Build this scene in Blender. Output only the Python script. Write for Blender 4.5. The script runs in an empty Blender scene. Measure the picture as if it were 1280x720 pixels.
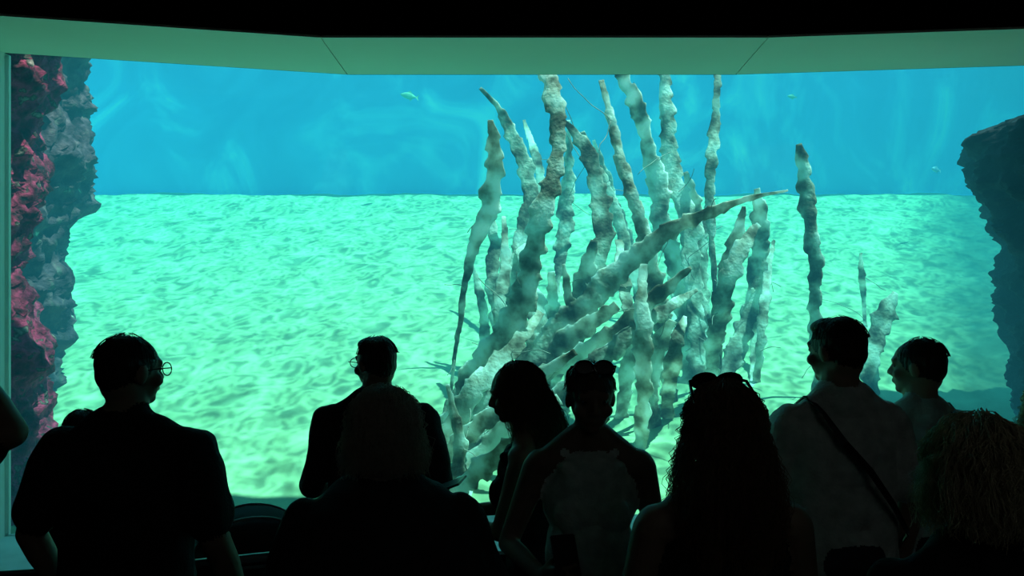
import bpy, bmesh, math, random
import numpy as np
from mathutils import Vector, Matrix, noise as mn
random.seed(7)
sc = bpy.context.scene
try:
    sc.view_settings.view_transform = 'Standard'
    sc.view_settings.look = 'None'
except Exception: pass

# ------------------------------------------------------------ materials
def nt(name):
    m = bpy.data.materials.new(name); m.use_nodes = True
    t = m.node_tree; t.nodes.clear()
    out = t.nodes.new('ShaderNodeOutputMaterial')
    return m, t, out
def ramp(t, fac, stops):
    r = t.nodes.new('ShaderNodeValToRGB')
    el = r.color_ramp.elements
    el[0].position, el[0].color = stops[0][0], (*stops[0][1], 1)
    el[1].position, el[1].color = stops[-1][0], (*stops[-1][1], 1)
    for p, c in stops[1:-1]:
        e = el.new(p); e.color = (*c, 1)
    t.links.new(fac, r.inputs[0]); return r.outputs[0]
def noise_node(t, co, scale, detail=4, dist=0.0, rough=0.5):
    n = t.nodes.new('ShaderNodeTexNoise')
    n.inputs['Scale'].default_value = scale; n.inputs['Detail'].default_value = detail
    n.inputs['Distortion'].default_value = dist; n.inputs['Roughness'].default_value = rough
    t.links.new(co, n.inputs['Vector']); return n.outputs[0]
def mat(name, stops, scale=6, detail=4, rough=0.8, bump=0.0, bscale=None, dist=0.0, spec=0.3, stretch=None, transl=0.0):
    if not isinstance(stops, list): stops = [(0.3, tuple(c*0.8 for c in stops)), (0.7, tuple(min(1, c*1.15) for c in stops))]
    m, t, out = nt(name)
    b = t.nodes.new('ShaderNodeBsdfPrincipled')
    b.inputs['Roughness'].default_value = rough
    b.inputs['Specular IOR Level'].default_value = spec
    tc = t.nodes.new('ShaderNodeTexCoord'); co = tc.outputs['Object']
    if stretch:
        mp = t.nodes.new('ShaderNodeMapping'); mp.inputs['Scale'].default_value = stretch
        t.links.new(co, mp.inputs[0]); co = mp.outputs[0]
    n = noise_node(t, co, scale, detail, dist)
    col = ramp(t, n, stops)
    t.links.new(col, b.inputs['Base Color'])
    if bump:
        n2 = noise_node(t, co, bscale or scale*3, 5)
        bp = t.nodes.new('ShaderNodeBump'); bp.inputs['Strength'].default_value = bump
        bp.inputs['Distance'].default_value = 0.03
        t.links.new(n2, bp.inputs['Height']); t.links.new(bp.outputs[0], b.inputs['Normal'])
    if transl:
        tl = t.nodes.new('ShaderNodeBsdfTranslucent'); t.links.new(col, tl.inputs[0])
        mx = t.nodes.new('ShaderNodeMixShader'); mx.inputs[0].default_value = transl
        t.links.new(b.outputs[0], mx.inputs[1]); t.links.new(tl.outputs[0], mx.inputs[2]); t.links.new(mx.outputs[0], out.inputs[0])
    else: t.links.new(b.outputs[0], out.inputs[0])
    return m

M_sand = mat('sand', [(0.35, (0.27, 0.33, 0.17)), (0.65, (0.38, 0.45, 0.25))], 3.5, 6, 0.95, 0.4, 5)
M_back = mat('tank_back_paint_wisps', [(0.32, (0.10, 0.35, 0.68)), (0.52, (0.16, 0.43, 0.76)), (0.62, (0.32, 0.60, 0.86)), (0.74, (0.9, 0.97, 1.0))], 0.8, 6, 0.9, stretch=(1, 1, 0.8), dist=1.4)  # blue paint; its pale noise patches stand in for wisps of light
M_rock_red = mat('red_coralline_rock', [(0.32, (0.015, 0.006, 0.01)), (0.46, (0.20, 0.008, 0.03)), (0.56, (0.50, 0.025, 0.08)), (0.62, (0.05, 0.025, 0.02)), (0.80, (0.65, 0.30, 0.26))], 11, 8, 0.9, 1.0, 18)
M_rock_grey = mat('grey_rock', [(0.30, (0.02, 0.008, 0.012)), (0.47, (0.09, 0.035, 0.05)), (0.60, (0.16, 0.06, 0.07)), (0.70, (0.14, 0.10, 0.08)), (0.80, (0.7, 0.55, 0.45))], 8, 8, 0.9, 1.0, 14)
M_rock_shade = mat('shade_toned_rock', [(0.3, (0.005, 0.003, 0.004)), (0.7, (0.020, 0.010, 0.015))], 5, 8, 0.95, 1.0, 10)  # near-black base carries the shade on this silhouetted rock
M_bark = mat('bark_with_sun_patches', [(0.34, (0.14, 0.12, 0.08)), (0.44, (0.40, 0.36, 0.27)), (0.52, (0.74, 0.71, 0.60)), (0.62, (1.0, 0.99, 0.92))], 5.5, 7, 0.85, 0.45, 26, transl=0.5)  # grey-brown bark; the whitest mottling stands in for sunlit patches
M_twig = mat('twig_bark', (0.34, 0.30, 0.24), 8)
M_dark = mat('dark_wall_paint', (0.010, 0.010, 0.010), 3, 3, 0.95, spec=0.05)
M_floor = mat('dark_carpet', (0.02, 0.02, 0.022), 30, 4, 0.95, 0.3, spec=0.05)
M_soffit = mat('pale_soffit_paint', [(0.3, (0.97, 0.76, 0.70)), (0.7, (1.0, 0.80, 0.73))], 2, 3, 0.7, spec=0.2)
M_sill = mat('pale_sill_paint', (0.62, 0.62, 0.58), 3, 3, 0.6)

M_surf, t, out = nt('caustic_mask_surface')
tc = t.nodes.new('ShaderNodeTexCoord')
def mth(op, a, b=None):
    q = t.nodes.new('ShaderNodeMath'); q.operation = op
    for i, u in enumerate((a, b)):
        if u is None: continue
        if isinstance(u, (int, float)): q.inputs[i].default_value = u
        else: t.links.new(u, q.inputs[i])
    return q.outputs[0]
def ridge(scale, dist, k, p):
    n = noise_node(t, tc.outputs['Object'], scale, 2, dist)
    a = mth('MULTIPLY', mth('ABSOLUTE', mth('SUBTRACT', n, 0.5)), k)
    return mth('POWER', mth('MAXIMUM', mth('SUBTRACT', 1.0, a), 0.0), p)
s = mth('ADD', mth('ADD', mth('MULTIPLY', ridge(2.0, 1.2, 5.5, 1.8), 0.28), mth('MULTIPLY', ridge(5.4, 1.2, 6.5, 1.9), 0.52)), 0.20)  # caustic light pattern drawn into the transparency, masking the sun
sx_ = t.nodes.new('ShaderNodeSeparateXYZ'); t.links.new(tc.outputs['Object'], sx_.inputs[0])
e = mth('SUBTRACT', mth('SUBTRACT', sx_.outputs[0], 4.9), mth('MULTIPLY', mth('SUBTRACT', sx_.outputs[1], 7.0), 0.35))
e = mth('ADD', e, mth('MULTIPLY', mth('SUBTRACT', noise_node(t, tc.outputs['Object'], 1.2, 3), 0.5), 0.9))
e = mth('MINIMUM', mth('MAXIMUM', mth('DIVIDE', e, 1.1), 0.0), 1.0)
s = mth('MULTIPLY', s, mth('SUBTRACT', 1.0, mth('MULTIPLY', e, 0.88)))  # soft shade over the right side, painted into the transparency
cmb = t.nodes.new('ShaderNodeCombineColor')
for i in range(3): t.links.new(s, cmb.inputs[i])
tr = t.nodes.new('ShaderNodeBsdfTransparent'); t.links.new(cmb.outputs[0], tr.inputs[0])
t.links.new(tr.outputs[0], out.inputs[0])

M_water, t, out = nt('glowing_haze_water')
ab = t.nodes.new('ShaderNodeVolumeAbsorption'); ab.inputs['Color'].default_value = (0.45, 0.90, 0.875, 1); ab.inputs['Density'].default_value = 0.46
em = t.nodes.new('ShaderNodeEmission'); em.inputs['Color'].default_value = (0.05, 0.56, 0.72, 1); em.inputs['Strength'].default_value = 0.075  # faint glow stands in for haze of light scattered in the water
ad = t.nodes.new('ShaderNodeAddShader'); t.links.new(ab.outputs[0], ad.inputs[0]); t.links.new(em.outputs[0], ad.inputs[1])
t.links.new(ad.outputs[0], out.inputs['Volume'])

M_glass, t, out = nt('acrylic_pane')
tr = t.nodes.new('ShaderNodeBsdfTransparent'); tr.inputs[0].default_value = (0.97, 1.0, 0.99, 1)
gl = t.nodes.new('ShaderNodeBsdfGlossy'); gl.inputs['Roughness'].default_value = 0.02
mx = t.nodes.new('ShaderNodeMixShader'); mx.inputs[0].default_value = 0.012
t.links.new(tr.outputs[0], mx.inputs[1]); t.links.new(gl.outputs[0], mx.inputs[2]); t.links.new(mx.outputs[0], out.inputs[0])

# ------------------------------------------------------------ mesh helpers
def link(o, parent=None):
    sc.collection.objects.link(o)
    if parent: o.parent = parent
    return o
def mesh_obj(name, verts, faces, m=None, parent=None, smooth=False):
    me = bpy.data.meshes.new(name); me.from_pydata([tuple(v) for v in verts], [], faces); me.update()
    if m: me.materials.append(m)
    if smooth: me.polygons.foreach_set('use_smooth', [True]*len(me.polygons))
    return link(bpy.data.objects.new(name, me), parent)
def prism(name, poly, z0, z1, m, parent=None):
    n = len(poly)
    v = [(x, y, z0) for x, y in poly] + [(x, y, z1) for x, y in poly]
    f = [tuple(range(n-1, -1, -1)), tuple(range(n, 2*n))] + [(i, (i+1) % n, n+(i+1) % n, n+i) for i in range(n)]
    return mesh_obj(name, v, f, m, parent)
def box(name, x0, x1, y0, y1, z0, z1, m): return prism(name, [(x0, y0), (x1, y0), (x1, y1), (x0, y1)], z0, z1, m)
def empty(name, loc=(0, 0, 0), rz=0):
    e = bpy.data.objects.new(name, None); e.location = loc; e.rotation_euler = (0, 0, rz); e.empty_display_size = 0.2
    return link(e)

# ------------------------------------------------------------ room
XL, XR, YB, ZC = -3.6, 4.4, -3.5, 4.0
ZS = 5.85   # water level
box('floor', XL-0.2, XR+0.2, YB-0.2, 4.6, -0.1, 0, M_floor)
box('ceiling', XL-0.2, XR+0.2, YB-0.2, 4.3, ZC, ZC+0.15, M_dark)
box('wall_left', XL-0.2, XL, YB-0.2, 4.4, 0, ZC, M_dark)
box('wall_right', XR, XR+0.2, YB-0.2, 4.4, 0, ZC, M_dark)
box('wall_back', XL, XR, YB-0.2, YB, 0, ZC, M_dark)
near = [(-3.6, 3.76), (-1.03, 4.31), (1.38, 4.31), (4.4, 3.99)]
front = near + [(4.4, 4.72), (1.40, 5.06), (-1.03, 5.06), (-2.90, 4.63), (-3.6, 4.63)]
prism('wall_front_header', front, 3.30, ZS+0.06, M_dark)
prism('wall_front_base', front, -0.1, 0.50, M_dark)
prism('trim_1', [(a, b) for a, b in front], 0.50, 0.52, M_sill)
g = 0.003
def soff(name, p): return prism(name, p, 3.285, 3.298, M_soffit)
soff('trim_2', [(-3.6, 3.76), (-1.03-g, 4.31), (-1.03-g, 5.0), (-2.90, 4.57), (-3.6, 4.4)])
soff('trim_3', [(-1.03+g, 4.31), (1.38-g, 4.31), (1.40-g, 5.0), (-1.03+g, 5.0)])
soff('trim_4', [(1.38+g, 4.31), (4.4, 3.99), (4.4, 4.66), (1.40+g, 5.0)])
prism('wall_front_jamb', [(-3.6, 3.80), (-2.97, 3.94), (-2.90, 4.57), (-2.90, 4.63), (-3.6, 4.63)], 0.52, 3.285, M_soffit)
wp = [(-2.90, 4.57), (-1.03, 5.005), (1.40, 5.005), (4.4, 4.665)]
prism('window_1', wp + [(4.4, 4.705), (1.40, 5.045), (-1.03, 5.045), (-2.90, 4.61)], 0.52, 3.285, M_glass)
# ------------------------------------------------------------ tank
TX = 8.6
box('wall_tank_back', -TX, TX, 12.05, 12.3, 0, ZS+.15, M_back)
box('wall_tank_left', -TX-0.2, -TX, 4.6, 12.3, 0, ZS+.15, M_back)
box('wall_tank_right', TX, TX+0.2, 4.6, 12.3, 0, ZS+.15, M_back)
box('wall_tank_front_left', -TX, -3.6, 4.45, 4.63, -0.1, ZS+.06, M_dark)
box('wall_tank_front_right', 4.4, TX, 4.5, 4.68, -0.1, ZS+.06, M_dark)
box('sun_block_deck', -TX, TX, 11.72, 12.9, ZS+.16, ZS+.26, M_dark)  # unseen deck added to keep direct sun off the back wall
prism('aquarium_water', [(-TX+.01, 4.68), (-2.92, 4.68), (-1.03, 5.08), (1.40, 5.08), (4.4, 4.74), (TX-.01, 4.74), (TX-.01, 12.04), (-TX+.01, 12.04)], -0.2, ZS, M_water)
def yfront(x): return float(np.interp(x, [-8.6, -2.9, -1.03, 1.4, 4.4, 8.6], [4.66, 4.66, 5.07, 5.07, 4.73, 4.73]))
nx, ny = 90, 50
v = []; f = []
for j in range(ny+1):
    for i in range(nx+1):
        x = -TX + 2*TX*i/nx; y0 = yfront(x); y = y0 + (12.04-y0)*j/ny
        v.append((x, y, ZS-.04 + 0.02*mn.noise(Vector((x*2, y*2, 0)))))
for j in range(ny):
    for i in range(nx):
        a = j*(nx+1)+i; f.append((a, a+1, a+nx+2, a+nx+1))
mesh_obj('water_surface', v, f, M_surf, smooth=True)
def sand_z(x, y):
    z = 0.40 + 0.456*(y-5.2)
    z += 0.05*mn.noise(Vector((x*0.6, y*0.6, 1))) + 0.025*mn.noise(Vector((x*2.1, y*2.1, 4)))
    return z
nx, ny = 280, 150
v = []; f = []
for j in range(ny+1):
    for i in range(nx+1):
        x = -TX + .01 + 2*(TX-.01)*i/nx; y0 = yfront(x); y = y0 + (12.04-y0)*j/ny
        rip = 0.018*mn.noise(Vector((x*2.6, y*6, 2))) + 0.012*mn.noise(Vector((x*6, y*9, 5)))
        v.append((x, y, min(sand_z(x, y), 3.50+0.06*mn.noise(Vector((x*0.9, 0, 2)))) + rip))
for j in range(ny):
    for i in range(nx):
        a = j*(nx+1)+i; f.append((a, a+1, a+nx+2, a+nx+1))
mesh_obj('sand_bed', v, f, M_sand, smooth=True)

def rock(name, prof, m, seed, amp=0.12, seg=110, rings=170, sy=1.0):
    zs = [p[0] for p in prof]; v = []; f = []
    for j in range(rings+1):
        z = zs[0] + (zs[-1]-zs[0])*j/rings
        cx, cy, r = [float(np.interp(z, zs, [p[k] for p in prof])) for k in (1, 2, 3)]
        for i in range(seg):
            a = 2*math.pi*i/seg
            d = Vector((math.cos(a), math.sin(a), 0)); p = Vector((cx, cy, z)) + Vector((d.x*r, d.y*r*sy, 0))
            q = p*1.6 + Vector((seed, seed*2, 0))
            n = 0.8*mn.noise(q) + 0.5*mn.noise(q*2.3) + 0.45*mn.noise(q*5) + 0.35*abs(mn.noise(q*11)) + 0.18*mn.noise(q*22)
            p = p + d*(n*amp*1.4 if r > 0.05 else 0); p.z += 0.04*mn.noise(q*3)
            v.append(p)
    for j in range(rings):
        for i in range(seg):
            a = j*seg+i; b = j*seg+(i+1) % seg
            f.append((a, b, b+seg, a+seg))
    f.append(tuple(range(seg-1, -1, -1))); f.append(tuple(range(rings*seg, (rings+1)*seg)))
    return mesh_obj(name, v, f, m, smooth=True)
rock('red_algae_rock', [(0.2, -3.80, 5.5, 0.60), (1.0, -3.80, 5.45, 0.60), (1.5, -3.85, 5.42, 0.60), (2.1, -3.96, 5.42, 0.56), (2.8, -3.90, 5.42, 0.60), (3.4, -3.82, 5.42, 0.60), (5.74, -3.80, 5.42, 0.6)], M_rock_red, 1.0, 0.13)
rock('grey_rock_column', [(0.2, -4.42, 6.7, 0.50), (1.2, -4.45, 6.7, 0.55), (1.8, -4.48, 6.7, 0.60), (2.3, -4.50, 6.7, 0.64), (2.7, -4.44, 6.7, 0.72), (3.1, -4.36, 6.7, 0.76), (3.5, -4.40, 6.7, 0.72), (5.74, -4.44, 6.7, 0.7)], M_rock_grey, 7.3, 0.14)
rock('rock_outcrop', [(0.2, 4.75, 6.0, 0.75), (1.3, 4.70, 5.9, 0.85), (2.3, 4.54, 5.8, 0.82), (2.75, 4.34, 5.8, 0.86), (3.1, 4.32, 5.8, 0.84), (3.22, 4.38, 5.8, 0.66), (3.3, 4.5, 5.8, 0.35)], M_rock_shade, 3.7)

# ------------------------------------------------------------ drowned tree
def site(px, py, d): return Vector(((px-640)*d/1000, d, 1.85-(py-380)*d/1000))
def limb(V, F, pts, seed, seg=14, step=0.018, flat=0.16, rough=1.0):
    arr = [np.array(p, float) for p in pts]
    Q = [2*arr[0]-arr[1]] + arr + [2*arr[-1]-arr[-2]]
    path = []
    for i in range(1, len(Q)-2):
        a, b, c, d = Q[i-1], Q[i], Q[i+1], Q[i+2]
        n = max(2, int(np.linalg.norm((c-b)[:3])/step))
        for k in range(n):
            s_ = k/n
            path.append(0.5*((2*b)+(c-a)*s_+(2*a-5*b+4*c-d)*s_*s_+(3*b-a-3*c+d)*s_**3))
    path.append(arr[-1])
    base = len(V); n = len(path); sacc = 0
    for j, p in enumerate(path):
        q = path[min(j+1, n-1)]; o = path[max(j-1, 0)]
        T = Vector((q-o)[:3]).normalized()
        S = T.cross(Vector((0, 1, 0)))
        if S.length < 1e-3: S = Vector((1, 0, 0))
        S.normalize(); N = T.cross(S).normalized()
        sacc += np.linalg.norm((p-o)[:3])/2
        tw = 0.6*mn.noise(Vector((sacc*0.8, seed, 9)))*rough
        S2 = S*math.cos(tw)+N*math.sin(tw); N2 = N*math.cos(tw)-S*math.sin(tw); S, N = S2, N2
        r = max(p[3], 0.003)
        wob = (mn.noise(Vector((sacc*1.6, seed, 0)))*0.7+mn.noise(Vector((sacc*5, seed, 3)))*0.15)*r*rough
        dep = mn.noise(Vector((sacc*2.5, seed, 7)))*0.5*r*rough
        cup = 0.35*mn.noise(Vector((sacc*1.7, seed, 17)))*r*rough
        fl = flat if rough < .5 else flat*(1+0.6*mn.noise(Vector((sacc*1.5, seed, 21))))
        for i in range(seg):
            a = 2*math.pi*i/seg
            side = 1 if math.cos(a) > 0 else -1
            ph = (sacc*(10+1.3*side)+seed*side+1.5*mn.noise(Vector((sacc*3, seed, side)))) % 1.0
            saw = ph if (int(seed*10) % 2) else 1-ph
            edge = abs(math.cos(a))**3
            k = 1 + rough*(0.36*(saw-0.5)*edge + 0.30*mn.noise(Vector((sacc*5, side*3.1+seed, seed)))*edge + 0.45*mn.noise(Vector((sacc*24, side*3.1+seed, seed)))*edge + 0.16*mn.noise(Vector((sacc*36, a*2, seed))))
            V.append(Vector(p[:3]) + S*(r*k*math.cos(a)+wob) + N*(r*k*fl*math.sin(a)+dep+cup*math.cos(a)**2))
    for j in range(n-1):
        for i in range(seg):
            a = base+j*seg+i; b = base+j*seg+(i+1) % seg
            F.append((a, b, b+seg, a+seg))
    F.append(tuple(range(base+seg-1, base-1, -1))); F.append(tuple(base+(n-1)*seg+i for i in range(seg)))
stems = [
 (0.2, [(600,110,4),(622,135,9),(640,175,20),(655,215,24),(661,250,24),(652,300,22),(645,350,22),(640,400,22),(630,450,20),(600,500,18)]),
 (-0.5, [(612,150,8),(614,185,20),(612,225,24),(604,270,24),(592,310,16),(581,360,9),(577,400,7),(568,450,5),(563,520,5)]),
 (0.0, [(676,55,16),(683,92,22),(691,130,26),(697,180,22),(690,230,28),(678,270,32),(665,320,34),(655,370,38),(640,405,40),(604,450,38),(575,500,32),(552,545,26)]),
 (0.6, [(711,150,5),(712,200,12),(708,250,22),(703,310,20),(697,360,8),(694,420,6),(690,480,6)]),
 (0.2, [(703,150,5),(725,180,18),(738,215,22),(749,260,26),(752,300,26),(745,345,26),(733,385,24),(705,430,24),(665,480,22),(620,520,22)]),
 (-0.3, [(752,100,6),(764,150,13),(774,190,16),(790,240,20),(806,290,22),(818,340,24),(828,400,26),(835,470,24),(838,500,20)]),
 (-0.2, [(765,55,14),(778,93,18),(798,130,20),(812,180,20),(822,230,26),(832,290,28),(848,350,26),(858,420,26),(862,480,24)]),
 (0.3, [(826,55,18),(830,92,20),(835,140,22),(838,190,22),(848,240,30),(862,290,30),(868,350,26),(872,420,24),(870,480,22)]),
 (0.3, [(900,55,8),(898,90,10),(895,140,12),(890,190,15),(888,240,16),(890,300,10),(893,350,7),(895,400,5),(896,470,5)]),
 (-0.4, [(985,238,3),(940,246,8),(890,262,16),(850,280,24),(810,310,30),(770,350,34),(730,395,38),(690,430,38),(645,475,34),(600,512,30),(560,550,24)]),
 (-0.2, [(998,180,12),(1004,210,20),(1012,290,22),(1018,350,20),(1017,400,18),(1020,450,19),(1020,500,18)]),
 (-0.3, [(948,280,8),(928,308,24),(908,350,28),(899,390,26),(892,430,22),(888,490,18)]),
 (0.2, [(946,236,8),(952,270,22),(949,310,24),(944,350,24),(932,400,26),(914,445,26),(902,490,20)]),
 (-0.3, [(864,334,5),(835,355,16),(800,385,24),(770,410,28),(730,440,30),(690,465,28),(640,500,28),(590,540,26)]),
 (0.3, [(872,362,5),(830,388,20),(785,420,26),(745,455,28),(700,490,28),(655,522,26),(600,560,20)]),
 (0.0, [(1076,316,3),(1077,345,9),(1079,370,7),(1081,400,5),(1083,440,4)]),
 (0.2, [(1120,366,8),(1108,390,26),(1097,420,26),(1091,450,26),(1087,500,22)]),
 (-0.1, [(806,330,10),(803,380,18),(805,440,24),(805,500,24),(803,560,20)]),
 (0.4, [(726,165,6),(738,200,16),(752,240,20),(768,275,20),(782,310,18),(795,350,16),(812,420,14),(820,480,12)]),
 (0.5, [(610,255,6),(616,300,16),(612,350,18),(620,400,18),(626,450,14),(620,500,12)]),
 (0.1, [(630,270,6),(632,330,14),(626,380,18),(632,430,20),(622,500,18)]),
 (0.2, [(856,215,8),(866,255,24),(862,300,26),(868,360,22),(880,430,18),(880,480,14)]),
 (-0.5, [(930,258,6),(922,295,18),(912,335,20),(905,370,16),(898,430,12),(895,480,10)]),
 (0.4, [(648,300,14),(660,350,22),(668,400,26),(660,450,26),(640,500,22)]),
 (0.1, [(690,340,10),(692,390,20),(700,440,22),(690,490,20)]),
 (-0.2, [(742,300,10),(730,350,24),(716,400,26),(700,440,26),(680,500,20)]),
 (0.1, [(775,300,10),(780,350,20),(790,410,22),(786,470,20),(780,520,18)]),
 (0.3, [(940,360,5),(944,400,14),(942,450,12),(940,490,10)]),
 (-0.2, [(840,400,12),(822,430,26),(815,480,24),(820,530,22)]),
 (-0.2, [(760,520,14),(700,545,30),(640,560,34),(590,590,30),(560,620,24)]),
 (0.0, [(700,500,16),(640,535,28),(600,575,26),(580,620,22)]),
 (-0.1, [(560,480,4),(568,520,12),(576,560,20),(570,610,20)]),
 (0.1, [(676,390,10),(640,440,26),(600,480,30),(570,525,26),(550,570,20)]),
 (0.0, [(770,380,14),(720,420,30),(670,470,30),(620,515,26),(575,565,22)]),
 (0.3, [(590,330,4),(600,370,14),(606,420,14),(600,480,12)]),
 (0.5, [(655,150,4),(668,200,13),(674,250,15),(668,300,12),(664,360,10),(668,430,8)]),
 (0.4, [(818,205,6),(824,260,16),(838,310,18),(846,360,16),(842,430,14)]),
 (0.2, [(886,250,5),(880,300,15),(876,350,17),(884,400,14),(890,460,12)]),
 (0.5, [(968,300,4),(960,340,12),(955,390,14),(950,440,12),(945,480,10)]),
 (0.4, [(742,175,4),(758,220,14),(772,262,16),(786,300,16),(800,350,16),(806,420,14)]),
 (-0.3, [(705,330,6),(712,370,16),(722,410,20),(718,460,20),(700,520,18)]),
 (-0.4, [(856,395,5),(846,430,18),(838,470,20),(835,520,18)]),
 (-0.1, [(650,400,6),(610,440,20),(580,478,26),(556,515,24),(538,552,18)]),
 (-0.3, [(720,440,8),(660,480,24),(610,520,28),(570,556,26),(545,590,20)]),
]
V = []; F = []
allp = []
for si, (off, pts) in enumerate(stems):
    pb = pts[-1]; db = 3.82/(0.456+(pb[1]-380)/1000)
    n = len(pts); W = []
    for k, (px, py, w) in enumerate(pts):
        tt = k/(n-1); d = db + off*(1-tt) - 0.25*math.sin(math.pi*tt)*(si % 3-1)
        p = site(px, py, d); W.append((p.x, p.y, p.z, w*0.46*d/1000))
    e = W[-1]; W.append((e[0], e[1], e[2]-0.12, e[3]))
    limb(V, F, W, si*1.37)
    allp += [(Vector(w[:3]), w[3]) for w in W[1:-1]]
mesh_trunks = mesh_obj('driftwood_tree', V, F, M_bark, smooth=True)
V = []; F = []
for k in range(100):
    p, r = random.choice(allp)
    d = Vector((random.uniform(-1, 1), random.uniform(-0.6, 0.6), random.uniform(-0.7, 1))).normalized()
    L = random.uniform(0.12, 0.5); q = []
    rr = random.uniform(0.002, 0.0035)
    cur = p.copy()
    for j in range(6):
        q.append((cur.x, cur.y, cur.z, rr*(1-j/6.5)))
        d = (d + Vector((random.uniform(-.3, .3), random.uniform(-.2, .2), random.uniform(-.35, .2)))).normalized()
        cur = cur + d*L/5
    if cur.y > 11 or min(z[2]-sand_z(z[0], z[1]) for z in q) < 0 or max(z[2] for z in q) > 3.9: continue
    limb(V, F, q, k, seg=5, step=0.06, flat=1, rough=0.2)
tw = mesh_obj('twigs', V, F, M_twig, smooth=True)
tw.parent = mesh_trunks
# ------------------------------------------------------------ fish
M_fish = mat('fish_skin', [(0.3, (0.20, 0.34, 0.20)), (0.7, (0.30, 0.46, 0.28))], 12, 3, 0.6)
M_fish2 = mat('pale_fish_skin', (0.5, 0.6, 0.7), 12, 3, 0.6)
def fish(loc, L, rz, m):
    V = []; F = []
    prof = [(-.5, .02), (-.42, .07), (-.25, .15), (-.05, .19), (.15, .15), (.32, .07), (.38, .045)]
    for (x, r) in prof:
        for i in range(12):
            a = 2*math.pi*i/12; V.append((x*L, r*0.45*L*math.cos(a), r*L*math.sin(a)))
    for j in range(len(prof)-1):
        for i in range(12):
            F.append((j*12+i, j*12+(i+1) % 12, (j+1)*12+(i+1) % 12, (j+1)*12+i))
    F.append(tuple(range(11, -1, -1))); F.append(tuple(72+i for i in range(12)))
    b = len(V); V += [(.36*L, .01*L, 0), (.56*L, 0, .17*L), (.50*L, 0, 0), (.56*L, 0, -.17*L), (.36*L, -.01*L, 0)]
    F += [(b, b+1, b+2), (b, b+2, b+3), (b+4, b+2, b+1), (b+4, b+3, b+2)]
    b = len(V); V += [(-.2*L, 0, .15*L), (.05*L, 0, .29*L), (.25*L, 0, .1*L), (0, 0, -.17*L), (.1*L, 0, -.27*L), (.22*L, 0, -.1*L)]
    F += [(b, b+1, b+2), (b+3, b+4, b+5)]
    o = mesh_obj('fish', V, F, m, smooth=True); o.location = loc; o.rotation_euler = (0, 0.1, rz)
fish((-1.48, 11.5, 4.84), 0.26, 0.4, M_fish)
fish((3.85, 11.0, 4.70), 0.14, 0.2, M_fish)
fish((5.3, 10.0, 3.53), 0.18, 0.5, M_fish2)

# ------------------------------------------------------------ people
class Fig:
    def __init__(s): s.V = []; s.F = []; s.prims = []
    def cap(s, p0, p1, r0, r1, tag, M=None):
        p0 = Vector(p0); p1 = Vector(p1); M = M or Matrix.Identity(4)
        ax = p1-p0; L = ax.length
        A = ax.normalized() if L > 1e-6 else Vector((0, 0, 1))
        X = A.orthogonal().normalized(); Y = A.cross(X); seg = 14; b = len(s.V); rows = []
        for k in range(1, 5):
            th = math.pi/2*k/4; rows.append((p0 - A*r0*math.cos(th), r0*math.sin(th)))
        for k in range(4):
            th = math.pi/2*k/4; rows.append((p1 + A*r1*math.sin(th), r1*math.cos(th)))
        for c, r in rows:
            for i in range(seg):
                a = 2*math.pi*i/seg; s.V.append(M @ (c+X*r*math.cos(a)+Y*r*math.sin(a)))
        s.V.append(M @ (p0-A*r0)); s.V.append(M @ (p1+A*r1)); n = len(rows)
        for j in range(n-1):
            for i in range(seg):
                q = b+j*seg+i; w = b+j*seg+(i+1) % seg; s.F.append((q, w, w+seg, q+seg))
        for i in range(seg):
            s.F.append((b+n*seg, b+(i+1) % seg, b+i)); s.F.append((b+n*seg+1, b+(n-1)*seg+i, b+(n-1)*seg+(i+1) % seg))
        s.prims.append(('c', p0, p1, r0, r1, M.inverted(), tag))
    def ell(s, c, r, tag, M=None, rx=0):
        c = Vector(c); M = M or Matrix.Identity(4)
        M = M @ Matrix.Translation(c) @ Matrix.Rotation(rx, 4, 'X'); seg = 20; n = 12; b = len(s.V)
        for k in range(1, n):
            th = math.pi*k/n
            for i in range(seg):
                a = 2*math.pi*i/seg
                s.V.append(M @ Vector((r[0]*math.sin(th)*math.cos(a), r[1]*math.sin(th)*math.sin(a), -r[2]*math.cos(th))))
        s.V.append(M @ Vector((0, 0, -r[2]))); s.V.append(M @ Vector((0, 0, r[2])))
        for j in range(n-2):
            for i in range(seg):
                q = b+j*seg+i; w = b+j*seg+(i+1) % seg; s.F.append((q, w, w+seg, q+seg))
        m_ = n-1
        for i in range(seg):
            s.F.append((b+m_*seg, b+(i+1) % seg, b+i)); s.F.append((b+m_*seg+1, b+(m_-1)*seg+i, b+(m_-1)*seg+(i+1) % seg))
        s.prims.append(('e', Vector(r), None, 0, 0, M.inverted(), tag))
    def hand(s, wrist, d, nrm, thumb, curl=0.45, tag='skin'):
        w = Vector(wrist); d = Vector(d).normalized(); S = Vector(thumb); S = (S-d*S.dot(d)).normalized()
        N = d.cross(S); N = N if N.dot(Vector(nrm)) > 0 else -N
        Ls = [.070, .078, .072, .056]
        for i in range(4):
            o = (1.5-i)*.0225; base = w+d*(.088-.004*abs(i-1))+S*o
            s.cap(w+S*o*.6+d*.01, base, .0135, .011, tag)
            dd = (d+S*(1.5-i)*.07).normalized(); p = base; ang = curl*0.5
            for q, fr in enumerate((.45, .3, .25)):
                v_ = dd*math.cos(ang)+N*math.sin(ang); p2 = p+v_*Ls[i]*fr*1.05
                s.cap(p, p2, .0088-.0006*q, .0083-.0006*q, tag); p = p2; ang += curl
        a = w+d*.02+S*.022; b = a+(d*.6+S*.65+N*.25).normalized()*.045; c = b+(d*.85+S*.3+N*.35).normalized()*.032
        s.cap(w+d*.01, a, .016, .015, tag); s.cap(a, b, .015, .0105, tag); s.cap(b, c, .0105, .009, tag); s.cap(c, c+(d+N*.4).normalized()*.022, .009, .008, tag)

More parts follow.
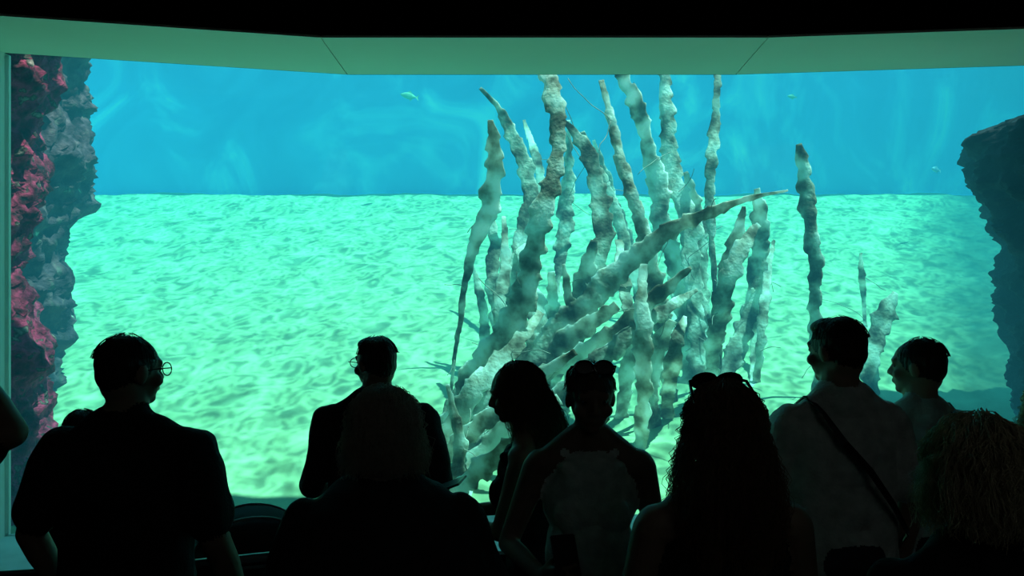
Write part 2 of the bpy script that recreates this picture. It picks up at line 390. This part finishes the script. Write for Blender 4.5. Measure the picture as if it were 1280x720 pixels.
def strands(name, HM, parent, m, n, L, flare=0.02, wave=0.01, wl=0.08, rr=(0.088, 0.105, 0.098), z0=1.66, thick=0.0011, faceopen=0.9, fuzz=0.0, sweep=0.0, phend=1.65):
    cu = bpy.data.curves.new(name, 'CURVE'); cu.dimensions = '3D'; cu.bevel_depth = thick; cu.bevel_resolution = 0
    for k in range(n):
        a = random.uniform(faceopen, 2*math.pi-faceopen)
        ph0 = random.uniform(0.05, 1.3); k_ = random.uniform(0.98, 1.10)
        pts = []; jit = random.uniform(0, 6.28); amp = wave*random.uniform(.4, 1.4)
        for j in range(7):
            ph = ph0 + (phend-ph0)*j/6
            pts.append(Vector((k_*rr[0]*math.sin(ph)*math.sin(a), -0.01+k_*rr[1]*math.sin(ph)*math.cos(a), z0+k_*rr[2]*math.cos(ph))))
        end = pts[-1]; LL = L*random.uniform(.75, 1.1); ns = max(3, int(LL/0.025))
        out = Vector((end.x, end.y, 0)).normalized(); fl = flare*random.uniform(-.4, 1.4); bx = random.uniform(-.01, .01)
        for j in range(1, ns+1):
            q = j/ns
            pts.append(end + out*fl*math.sin(q*2.2) + Vector((bx*q, -0.03*q*min(1, L/.3)-sweep*q, -LL*q)))
        if fuzz:
            for j, p in enumerate(pts): p += Vector((mn.noise(p*30+Vector((jit, 0, 0))), mn.noise(p*30+Vector((0, jit, 0))), mn.noise(p*30+Vector((0, 0, jit)))))*fuzz
        for j, p in enumerate(pts[3:]):
            ph = (end.z-p.z)/wl*6.28+jit
            p += (Vector((math.cos(a), -math.sin(a), 0))*math.sin(ph)+out*math.cos(ph))*amp
        sp = cu.splines.new('POLY'); sp.points.add(len(pts)-1)
        for j, p in enumerate(pts):
            p = HM @ p; sp.points[j].co = (p.x, p.y, p.z, 1); sp.points[j].radius = 1.0-0.5*j/len(pts)
    cu.materials.append(m); o = bpy.data.objects.new(name, cu); link(o, parent); return o

M_lens = mat('dark_lens', (0.01, 0.01, 0.012), 5, 2, 0.15, spec=0.6)
M_frame = mat('black_frame', (0.015, 0.015, 0.015), 5, 2, 0.4)
M_eye = mat('eye_white', (0.30, 0.30, 0.29), 5, 2, 0.4)
M_iris = mat('iris', (0.05, 0.03, 0.02), 5, 2, 0.3)
def tube(V, F, pts, r, seg=6, closed=False):
    b = len(V); n = len(pts)
    for j, p in enumerate(pts):
        T = (pts[(j+1) % n if closed else min(j+1, n-1)]-pts[(j-1) % n if closed else max(j-1, 0)]).normalized()
        X = T.orthogonal().normalized() if abs(T.z) > .95 else T.cross(Vector((0, 0, 1))).normalized(); Y = T.cross(X)
        for i in range(seg):
            a = 2*math.pi*i/seg; V.append(p+X*r*math.cos(a)+Y*r*math.sin(a))
    for j in range(n if closed else n-1):
        for i in range(seg):
            k2 = (j+1) % n; F.append((b+j*seg+i, b+j*seg+(i+1) % seg, b+k2*seg+(i+1) % seg, b+k2*seg+i))
def glasses(name, M, parent, w=0.027, h=0.021, lens=False, thick=0.002):
    V = []; F = []
    for sx in (-1, 1):
        ring = [M @ Vector((sx*.033+w*math.cos(a), 0.012-0.05*abs(sx*.033+w*math.cos(a)), h*math.sin(a))) for a in [2*math.pi*k/16 for k in range(16)]]
        tube(V, F, ring, thick, closed=True)
        if lens:
            b = len(V); V += ring; F.append(tuple(range(b, b+16)))
        tube(V, F, [M @ Vector(p) for p in ((sx*.060, .008, .006), (sx*.074, 0.0, .006), (sx*.080, -.05, .004), (sx*.078, -.095, .0), (sx*.074, -.115, -.018))], thick)
    tube(V, F, [M @ Vector(p) for p in ((-.008, .011, .004), (0, .014, .007), (.008, .011, .004))], thick)
    return mesh_obj(name, V, F, M_lens if lens else M_frame, parent, smooth=False)

cache = {}
def cm(kind, c, **k):
    key = (kind, c)
    if key not in cache: cache[key] = mat(kind+'_%d' % len(cache), c, **k)
    return cache[key]

def person(name, x, y, H, heading=0, head_yaw=0, head_pitch=0, girth=1.0, female=False, shirt=(.02,.02,.022), skin=(.34,.21,.15),
           hair=(.03,.02,.015), pants=(.02,.02,.03), shoes=(.03,.03,.03), sleeve='short', arms=(None, None), hairstyle='crop',
           specs=None, cloak=None, lean=0.0, belly=0.0, tank=False, extra=None):
    E = empty(name, (x, y, 0), math.radians(heading)); s = H/1.75
    f = Fig(); g = girth
    for sx in (-1, 1):
        f.cap((sx*.095*g, 0, .90), (sx*.105, .012, .50), .092*g, .064, 'pants')
        f.cap((sx*.105, .012, .50), (sx*.11, -.01, .12), .066, .052, 'pants')
        f.cap((sx*.11, -.01, .15), (sx*.11, -.005, .08), .040, .038, 'skin')
        f.cap((sx*.11, -.035, .045), (sx*.12, .10, .042), .045, .044, 'shoes'); f.cap((sx*.12, .10, .042), (sx*.125, .165, .032), .043, .032, 'shoes')
    hipw = .175 if female else .165
    f.ell((0, -.01, .95), (hipw*g, .125*g, .13), 'pants')
    f.ell((0, 0.0, .99), (.170*g, .122*g+belly, .11), 'shirt')
    f.ell((0, 0.0+belly*.6, 1.12), ((.140 if female else .157)*g, .112*g+belly, .17), 'shirt')
    f.ell((0, 0.0, 1.29), ((.150 if female else .172)*g, .118*g, .175), 'shirt')
    shw = (.150 if female else .172)*g; shr = .054 if female else .062
    st = 'skin' if tank else 'shirt'
    f.cap((-shw, -.005, 1.405), (shw, -.005, 1.405), shr, shr, st)
    f.ell((0, -.01, 1.36), (shw*.95, .095, .09), 'shirt')
    for sx in (-1, 1):
        f.cap((sx*shw*.8, -.012, 1.425), (sx*.035, -.012, 1.50), .045, .05, st)
        if not female:   # loose straight-sided shirt
            f.cap((sx*.098*g, -.01, 1.33), (sx*.098*g, -.005, .93), .095, .098, 'shirt')
            f.cap((sx*(shw-.03), -.01, 1.37), (sx*(shw-.05), -.01, 1.22), .07, .06, 'shirt')
        if female: f.ell((sx*.07, .095, 1.26), (.062, .055, .062), 'shirt')
        if tank: f.cap((sx*.085, -.07, 1.38), (sx*.085, .065, 1.40), .028, .028, 'shirt'); f.cap((sx*.085, -.01, 1.455), (sx*.085, .01, 1.455), .026, .026, 'shirt')
    if cloak: f.ell((0, -.01, cloak[0]), cloak[1], 'shirt')
    neck = .050 if female else .062
    f.cap((0, -.012, 1.44), (0, .0, 1.57), neck*1.1, neck, 'skin')
    if not tank: f.cap((0, -.015, 1.455), (0, -.012, 1.478), neck+.014, neck+.010, 'shirt')
    HM = Matrix.Translation((0, 0, 1.54)) @ Matrix.Rotation(math.radians(head_yaw), 4, 'Z') @ Matrix.Rotation(math.radians(head_pitch), 4, 'X') @ Matrix.Translation((0, 0, -1.54))
    f.ell((0, .0, 1.657), (.074, .095, .090), 'skin', HM)
    f.ell((0, .030, 1.600), (.057, .066, .068), 'skin', HM)
    f.ell((0, .066, 1.553), (.026, .024, .020), 'skin', HM)
    f.ell((0, -.03, 1.60), (.062, .055, .06), 'skin', HM)
    f.cap((0, .090, 1.650), (0, .108, 1.617), .009, .0125, 'skin', HM)
    for sx in (-1, 1):
        f.ell((sx*.014, .100, 1.611), (.009, .010, .008), 'skin', HM)
        f.ell((sx*.077, -.002, 1.630), (.010, .019, .032), 'skin', HM, rx=-.2)
        f.ell((sx*.045, .065, 1.612), (.022, .022, .022), 'skin', HM)
        f.cap((sx*.018, .091, 1.668), (sx*.048, .078, 1.668), .008, .007, 'skin', HM)
        f.cap((sx*.022, .088, 1.658), (sx*.044, .080, 1.657), .007, .006, 'skin', HM)  # upper lids
    f.ell((0, .092, 1.588), (.023, .010, .006), 'skin', HM); f.ell((0, .091, 1.579), (.020, .010, .006), 'skin', HM)
    hs = hairstyle
    if hs == 'crop':
        f.ell((0, -.010, 1.664), (.0765, .0965, .088), 'hair', HM); f.ell((0, -.040, 1.63), (.066, .062, .06), 'hair', HM)
    elif hs == 'quiff':
        f.ell((0, -.010, 1.668), (.078, .098, .088), 'hair', HM); f.ell((0, .030, 1.722), (.060, .062, .032), 'hair', HM); f.ell((0, -.042, 1.63), (.066, .06, .06), 'hair', HM)
    elif hs == 'bun':
        f.ell((0, -.012, 1.668), (.081, .100, .087), 'hair', HM); f.ell((0, -.04, 1.64), (.072, .07, .07), 'hair', HM); f.ell((0, -.115, 1.66), (.042, .04, .042), 'hair', HM)
    elif hs == 'bob':
        f.ell((0, -.018, 1.668), (.086, .106, .090), 'hair', HM); f.ell((0, -.035, 1.60), (.088, .085, .10), 'hair', HM)
    elif hs == 'long':
        f.ell((0, -.014, 1.668), (.083, .103, .089), 'hair', HM); f.ell((0, -.055, 1.58), (.078, .065, .13), 'hair', HM)
        f.cap((0, -.07, 1.55), (0, -.105, 1.36), .065, .045, 'hair', HM)
    elif hs == 'longcurly':
        f.ell((0, -.014, 1.668), (.083, .104, .090), 'hair', HM); f.ell((0, -.055, 1.56), (.082, .08, .14), 'hair', HM)
        f.cap((-.045, -.07, 1.52), (-.058, -.10, 1.34), .058, .035, 'hair', HM); f.cap((.045, -.07, 1.52), (.058, -.10, 1.34), .058, .035, 'hair', HM)
    for k, sx in enumerate((-1, 1)):
        A = arms[k] or ((sx*(shw+.075), -.03, 1.12), (sx*(shw+.085), .05, .87), (0, .12, -1), (-sx, 0, 0), (0, 1, 0))
        sh = Vector((sx*(shw+.012), -.005, 1.395)); el = Vector(A[0]); wr = Vector(A[1])
        ra = (.040 if female else .047)*(.5+.5*g)
        f.cap(sh, el, ra+.008, ra-.008, 'skin'); f.cap(el, el.lerp(wr, .35), ra-.008, ra-.009, 'skin'); f.cap(el.lerp(wr, .35), wr, ra-.009, .0235, 'skin')
        if sleeve == 'short' and not tank: f.cap(sh, sh.lerp(el, .72), ra+.020, ra+.026, 'shirt')
        if sleeve == 'long': f.cap(sh, el, ra+.020, ra+.010, 'shirt'); f.cap(el, wr, ra+.010, .036, 'shirt')
        f.hand(wr, A[2], A[3], A[4], A[5] if len(A) > 5 else .4)
    if lean:
        LM = Matrix.Translation((0, 0, .95)) @ Matrix.Rotation(lean, 4, 'X') @ Matrix.Translation((0, 0, -.95))
    else: LM = Matrix.Identity(4)
    def bend(p):
        if not lean: return p
        w = min(1, max(0, (p.z-.85)/.3)); return p.lerp(LM @ p, w)
    me = bpy.data.meshes.new('tmp'); me.from_pydata([tuple(v) for v in f.V], [], f.F); me.update()
    ob = link(bpy.data.objects.new('tmp', me))
    md = ob.modifiers.new('r', 'REMESH'); md.mode = 'VOXEL'; md.voxel_size = .0062; md.adaptivity = 0
    sm = ob.modifiers.new('s', 'SMOOTH'); sm.factor = .5; sm.iterations = 4
    dg = bpy.context.evaluated_depsgraph_get(); dg.update()
    me2 = bpy.data.meshes.new_from_object(ob.evaluated_get(dg)); bpy.data.objects.remove(ob)
    nv = len(me2.vertices); co = np.empty(nv*3); me2.vertices.foreach_get('co', co); co = co.reshape(-1, 3)
    tags = ['shirt', 'skin', 'hair', 'pants', 'shoes']; D = np.full((len(tags), nv), 9.0)
    h = np.c_[co, np.ones(nv)]
    for kind, a, b, r0, r1, Mi, tag in f.prims:
        p = (h @ np.array(Mi).T)[:, :3]
        if kind == 'c':
            a_ = np.array(a); ab_ = np.array(b)-a_; L2 = max(1e-9, ab_ @ ab_); t_ = np.clip(((p-a_) @ ab_)/L2, 0, 1)
            dd = np.linalg.norm(p-(a_+t_[:, None]*ab_), axis=1)-(r0+(r1-r0)*t_)
        else:
            r = np.array(a); k0 = np.linalg.norm(p/r, axis=1); k1 = np.linalg.norm(p/(r*r), axis=1)+1e-9; dd = k0*(k0-1)/k1
        i = tags.index(tag); D[i] = np.minimum(D[i], dd)
    D[1] += .003
    vt = D.argmin(axis=0)
    me2.update(); nr = np.empty(nv*3); me2.vertices.foreach_get('normal', nr); nr = nr.reshape(-1, 3)
    sd = random.uniform(0, 50); ha = .0015 if hs in ('crop', 'quiff', 'bun') else .005
    for i in range(nv):
        tg = vt[i]
        if tg in (0, 3):
            p = Vector(co[i]); q = Vector((p.x*7+sd, p.y*7, p.z*4.5)); co[i] += nr[i]*(.010*mn.noise(q)+.008*mn.noise(q*2.7))
        elif tg == 2:
            p = Vector(co[i]); q = p*22; co[i] += nr[i]*(ha*mn.noise(Vector((q.x*1.6+sd, q.y*1.6, q.z*.7))))
    co2 = np.array([tuple(bend(Vector(c))) for c in co]) if lean else co
    me2.vertices.foreach_set('co', co2.ravel())
    me2.materials.clear()
    for m in (cm('cloth', shirt, scale=25, bump=.3, bscale=120, rough=.95), cm('skin', skin, scale=10, rough=.55), cm('hair', hair, scale=60, bump=.6, bscale=90, rough=.5, stretch=(1, 1, .25)), cm('trousers', pants, scale=25, rough=.95), cm('shoe', shoes, scale=15, rough=.6)):
        me2.materials.append(m)
    npoly = len(me2.polygons)
    ls = np.empty(npoly, dtype=np.int32); me2.polygons.foreach_get('loop_start', ls)
    lv = np.empty(len(me2.loops), dtype=np.int32); me2.loops.foreach_get('vertex_index', lv)
    me2.polygons.foreach_set('material_index', vt[lv[ls]].astype(np.int32)); me2.polygons.foreach_set('use_smooth', [True]*npoly)
    me2.update()
    body = link(bpy.data.objects.new('body', me2), E); body.scale = (s, s, s)
    HL = LM @ HM
    S_ = Matrix.Scale(s, 4)
    V = []; F = []
    for sx in (-1, 1):
        c = Vector((sx*.032, .078, 1.647)); b = len(V)
        for k in range(1, 6):
            for i in range(10):
                th = math.pi*k/6; a = 2*math.pi*i/10
                V.append(S_ @ HL @ (c+Vector((math.sin(th)*math.cos(a), math.cos(th), math.sin(th)*math.sin(a)))*.0115))
        for j in range(4):
            for i in range(10): F.append((b+j*10+i, b+j*10+(i+1) % 10, b+(j+1)*10+(i+1) % 10, b+(j+1)*10+i))
        F.append(tuple(b+i for i in range(10)))
    eo = mesh_obj('eyes', V, F, M_eye, E, smooth=True); eo.data.materials.append(M_iris)
    for p in eo.data.polygons:
        if len(p.vertices) == 10: p.material_index = 1
    hm = cm('hair', hair)
    KH = S_ @ HL
    if hs in ('crop', 'quiff'): strands('hair_strands', KH, E, hm, 220, .004, .0, .0006, rr=(.0765, .0965, .088), z0=1.664, thick=.0008, fuzz=.003, phend=1.35)
    if hs == 'bun': strands('hair_strands', KH, E, hm, 160, .01, .0, .002, rr=(.080, .101, .088), z0=1.668, fuzz=.006, phend=1.5)
    if hs == 'bob': strands('hair_strands', KH, E, hm, 1000, .13, .025, .009, .07, rr=(.090, .108, .093), z0=1.668, fuzz=.022)
    if hs == 'long': strands('hair_strands', KH, E, hm, 600, .30, .025, .008, .12, rr=(.085, .105, .091), z0=1.667, fuzz=.006)
    if hs == 'longcurly': strands('hair_strands', KH, E, hm, 1100, .30, .04, .012, .075, rr=(.084, .106, .092), z0=1.667, fuzz=.012, thick=.0012)
    if specs == 'eyes': glasses('glasses', KH @ Matrix.Translation((0, .098, 1.645)), E)
    if specs == 'head': glasses('sunglasses', KH @ Matrix.Translation((0, .045, 1.752)) @ Matrix.Rotation(math.radians(30), 4, 'X'), E, .032, .024, True, .004)
    if extra: extra(E, s, LM)
    return E

def phone(loc, rot, size=(.075, .009, .155)):
    def fn(E, s, LM):
        bm = bmesh.new(); bmesh.ops.create_cube(bm, size=1.0)
        bmesh.ops.scale(bm, vec=size, verts=bm.verts); bmesh.ops.bevel(bm, geom=list(bm.edges), offset=.003, segments=2, affect='EDGES')
        me = bpy.data.meshes.new('smartphone'); bm.to_mesh(me); bm.free(); me.materials.append(M_frame)
        o = link(bpy.data.objects.new('smartphone', me), E); o.location = Vector(loc)*s; o.rotation_euler = rot
    return fn
def strap_fn(pts, w=.022, nm='shoulder_strap', m=None):
    def fn(E, s, LM):
        V = []; F = []
        P = [Vector(p) for p in pts]; n = len(P)
        for j, p in enumerate(P):
            T = (P[(j+1) % n]-P[(j-1) % n]).normalized(); O = Vector((p.x*.6, p.y, 0)).normalized() if (p.x or p.y) else Vector((0, 0, 1))
            if p.z > 1.44: O = Vector((0, 0, 1))
            S = T.cross(O).normalized()
            for a, b in ((-w/2, 0), (w/2, 0), (w/2, .005), (-w/2, .005)): V.append((p+S*a+O*b)*s)
        for j in range(n):
            for i in range(4):
                k2 = (j+1) % n; F.append((j*4+i, j*4+(i+1) % 4, k2*4+(i+1) % 4, k2*4+i))
        mesh_obj(nm, V, F, m or M_frame, E)
    return fn

person('man_in_dark_tshirt', -1.20, 2.5, 1.75, heading=-8, head_yaw=-26, head_pitch=-2, girth=1.22, specs='eyes', belly=.02,
       arms=(((-.31, -.03, 1.13), (-.30, .10, .90), (.1, .5, -1), (1, 0, 0), (0, 1, .3)), ((.31, -.03, 1.13), (.33, .10, .90), (-.1, .5, -1), (-1, 0, 0), (0, 1, .3))))
person('man_with_glasses', -.565, 3.35, 1.71, heading=10, head_yaw=35, head_pitch=-4, girth=1.12, specs='eyes', sleeve='long', hairstyle='quiff',
       arms=(((-.27, .05, 1.12), (-.14, .27, 1.10), (.6, .6, 0), (0, -.3, 1), (0, 0, 1)), ((.27, .05, 1.12), (.14, .27, 1.10), (-.6, .6, 0), (0, -.3, 1), (0, 0, 1))))
person('elderly_woman_in_shawl', -.335, 2.1, 1.615, heading=5, head_yaw=5, head_pitch=-8, girth=1.35, female=True, hairstyle='bob', hair=(.50, .43, .35), sleeve='long', belly=.05,
       cloak=(1.17, (.315, .21, .37)), shirt=(.03, .03, .032),
       arms=(((-.33, .03, 1.10), (-.14, .30, 1.02), (.6, .6, 0), (0, 0, 1), (0, 0, 1)), ((.33, .03, 1.10), (.14, .30, 1.02), (-.6, .6, 0), (0, 0, 1), (0, 0, 1))))
person('long_haired_woman_in_dress', .09, 2.95, 1.63, heading=82, head_yaw=4, head_pitch=-8, female=True, hairstyle='long', hair=(.14, .08, .045), tank=True, shirt=(.015, .015, .018), pants=(.015, .015, .018), lean=-.10,
       arms=(((-.20, .10, 1.14), (-.12, .32, 1.20), (.2, 1, .0), (.3, 0, 1), (1, .2, 0)), ((.20, .10, 1.14), (.10, .32, 1.16), (-.2, 1, .0), (-.3, 0, 1), (-1, .2, 0))),
       extra=phone((0, .40, 1.24), (1.2, 0, 0), (.15, .008, .21)))
person('woman_in_tank_top', .252, 2.6, 1.655, heading=180, head_yaw=4, head_pitch=-10, girth=1.12, female=True, hairstyle='bun', tank=True, shirt=(.80, .80, .76), hair=(.07, .04, .025), specs='head', skin=(.24, .15, .11), belly=.02,
       arms=(None, ((.28, .02, 1.14), (.17, .24, 1.10), (-.5, .8, .15), (0, -.4, 1), (0, .2, 1), .7)), extra=phone((.10, .31, 1.17), (.5, 0, .3)))
person('curly_haired_woman', .50, 1.9, 1.655, heading=4, head_yaw=0, head_pitch=2, girth=1.12, female=True, hairstyle='longcurly', hair=(.20, .11, .06), specs='head', tank=True, shirt=(.02, .02, .022),
       arms=(((-.24, .04, 1.13), (-.12, .26, 1.10), (.6, .7, 0), (0, 0, 1), (0, 0, 1)), ((.24, .04, 1.13), (.12, .26, 1.10), (-.6, .7, 0), (0, 0, 1), (0, 0, 1))))
strap = [(-.10, .11, 1.36), (-.125, .07, 1.44), (-.125, -.01, 1.485), (-.11, -.095, 1.44), (-.06, -.137, 1.35), (.02, -.148, 1.26), (.10, -.145, 1.15), (.185, -.10, 1.04), (.215, 0, .97), (.175, .10, 1.0), (.10, .14, 1.12), (0, .15, 1.24)]
person('man_with_shoulder_bag', 1.145, 2.8, 1.80, heading=8, head_yaw=24, head_pitch=-4, hairstyle='quiff', shirt=(.70, .70, .66), hair=(.03, .02, .015), pants=(.05, .05, .06),
       arms=(((-.25, .06, 1.13), (-.17, .29, 1.17), (.2, .9, .2), (.5, 0, .5), (.5, 0, 1)), None), extra=strap_fn(strap))
person('man_with_backpack', 1.58, 3.1, 1.715, heading=15, head_yaw=35, head_pitch=-2, shirt=(.50, .52, .50), hair=(.03, .02, .015),
       extra=strap_fn([(.10, .14, 1.25), (.115, .11, 1.40), (.12, 0, 1.49), (.12, -.11, 1.42), (.125, -.14, 1.25), (.125, -.13, 1.1), (.14, .0, 1.02), (.12, .13, 1.1)], .05, 'backpack_strap'))
person('blonde_woman', .925, 1.6, 1.615, heading=6, head_yaw=8, girth=1.12, female=True, hairstyle='bob', hair=(.65, .53, .34), shirt=(.02, .02, .02))
person('blonde_long_haired_woman', 2.02, 3.0, 1.56, heading=-10, female=True, hairstyle='longcurly', hair=(.65, .53, .34), shirt=(.03, .03, .03))
person('girl', 1.12, 3.42, 1.22, heading=10, female=True, hairstyle='bob', hair=(.55, .44, .30), shirt=(.4, .4, .4))
person('boy', -1.74, 3.25, 1.42, heading=-10, hairstyle='crop', hair=(.05, .03, .02))
person('man_raising_phone', -1.72, 1.95, 1.78, heading=-4, girth=1.05, hairstyle='crop', sleeve='short',
       arms=(None, ((.44, .10, 1.50), (.24, .20, 1.68), (-.5, .3, .9), (-.3, .8, 0), (-1, 0, .2), .5)), extra=phone((.13, .27, 1.80), (0, 1.4, 0)))

# ------------------------------------------------------------ stroller
E = empty('baby_stroller', (-1.04, 3.2, 0), math.radians(20))
M_fab = mat('stroller_fabric', (.025, .025, .028), 20, 4, .9)
M_met = mat('stroller_frame', (.25, .25, .26), 5, 2, .35)
V = []; F = []
na, nb = 14, 16
def can(u, th, k=1.0):
    w_ = math.sqrt(max(0, 1-u*u*.96)); r = .29*k*(.35+.65*w_)
    return Vector((u*.225, -math.cos(th)*r+.02, .74+math.sin(th)*r))
for j in range(na+1):
    th = math.radians(-15+125*j/na)
    for i in range(nb+1): V.append(can(-1+2*i/nb, th, 1+.015*math.cos(j*math.pi)))
for j in range(na):
    for i in range(nb):
        a = j*(nb+1)+i; F.append((a, a+1, a+nb+2, a+nb+1))
c = mesh_obj('canopy', V, F, M_fab, E, smooth=True); md = c.modifiers.new('s', 'SOLIDIFY'); md.thickness = .008
V = []; F = []
for j in range(4):
    th = math.radians(-15+125*j/3)
    tube(V, F, [can(-1+2*i/12, th, 1.03) for i in range(13)], .006)
for sx in (-1, 1):
    tube(V, F, [Vector((sx*.23, .42, .12)), Vector((sx*.235, .1, .55)), Vector((sx*.235, -.3, .85)), Vector((sx*.235, -.42, .95))], .012)
    tube(V, F, [Vector((sx*.235, .1, .55)), Vector((sx*.24, -.30, .12))], .012)
tube(V, F, [Vector((-.235, -.42, .95)), Vector((-.2, -.45, .97)), Vector((.2, -.45, .97)), Vector((.235, -.42, .95))], .016)
mesh_obj('frame', V, F, M_met, E, smooth=True)
V = []; F = []
rows = [(.30, .34), (.26, .42), (.05, .44), (-.10, .48), (-.2, .74), (-.22, .86)]
for (yy, zz) in rows:
    for u in range(9): V.append(((-1+u/4)*.2, yy, zz+.03*abs(-1+u/4)**2))
for j in range(5):
    for i in range(8): a = j*9+i; F.append((a, a+1, a+10, a+9))
c = mesh_obj('seat', V, F, M_fab, E, smooth=True); md = c.modifiers.new('s', 'SOLIDIFY'); md.thickness = .03
V = []; F = []
for cx, cy in ((-.25, .42), (.25, .42), (-.26, -.30), (.26, -.30)):
    tube(V, F, [Vector((cx, cy+.098*math.cos(a), .12+.098*math.sin(a))) for a in [2*math.pi*k/24 for k in range(24)]], .02, 8, True)
    for k in range(6):
        a = math.pi*k/3; tube(V, F, [Vector((cx, cy, .12)), Vector((cx, cy+.09*math.cos(a), .12+.09*math.sin(a)))], .006)
mesh_obj('wheels', V, F, M_frame, E, smooth=True)

# ------------------------------------------------------------ light
w = bpy.data.worlds.new('sky'); sc.world = w; w.use_nodes = True
bg = w.node_tree.nodes['Background']; bg.inputs[0].default_value = (0.38, 0.72, 1.0, 1); bg.inputs[1].default_value = 1.8
sl = bpy.data.lights.new('sun', 'SUN'); sl.energy = 18; sl.angle = math.radians(0.45); sl.color = (1, .97, .88)
so = link(bpy.data.objects.new('sun', sl)); so.rotation_euler = Vector((-.40, .08, -1)).to_track_quat('-Z', 'Y').to_euler()
al = bpy.data.lights.new('front_fill', 'AREA'); al.energy = 2.8; al.size = 2.4; al.color = (.8, 1, .97)  # dim fill added behind the camera so shirts and hair show
ao = link(bpy.data.objects.new('front_fill', al)); ao.location = (1.5, -1.5, 3.7); ao.rotation_euler = (math.radians(35), 0, 0)

cam = bpy.data.cameras.new('camera'); cam.lens = 28.125; cam.sensor_width = 36; cam.shift_y = 20/1280
co_ = link(bpy.data.objects.new('camera', cam)); co_.location = (0, 0, 1.85); co_.rotation_euler = (math.pi/2, 0, 0)
sc.camera = co_
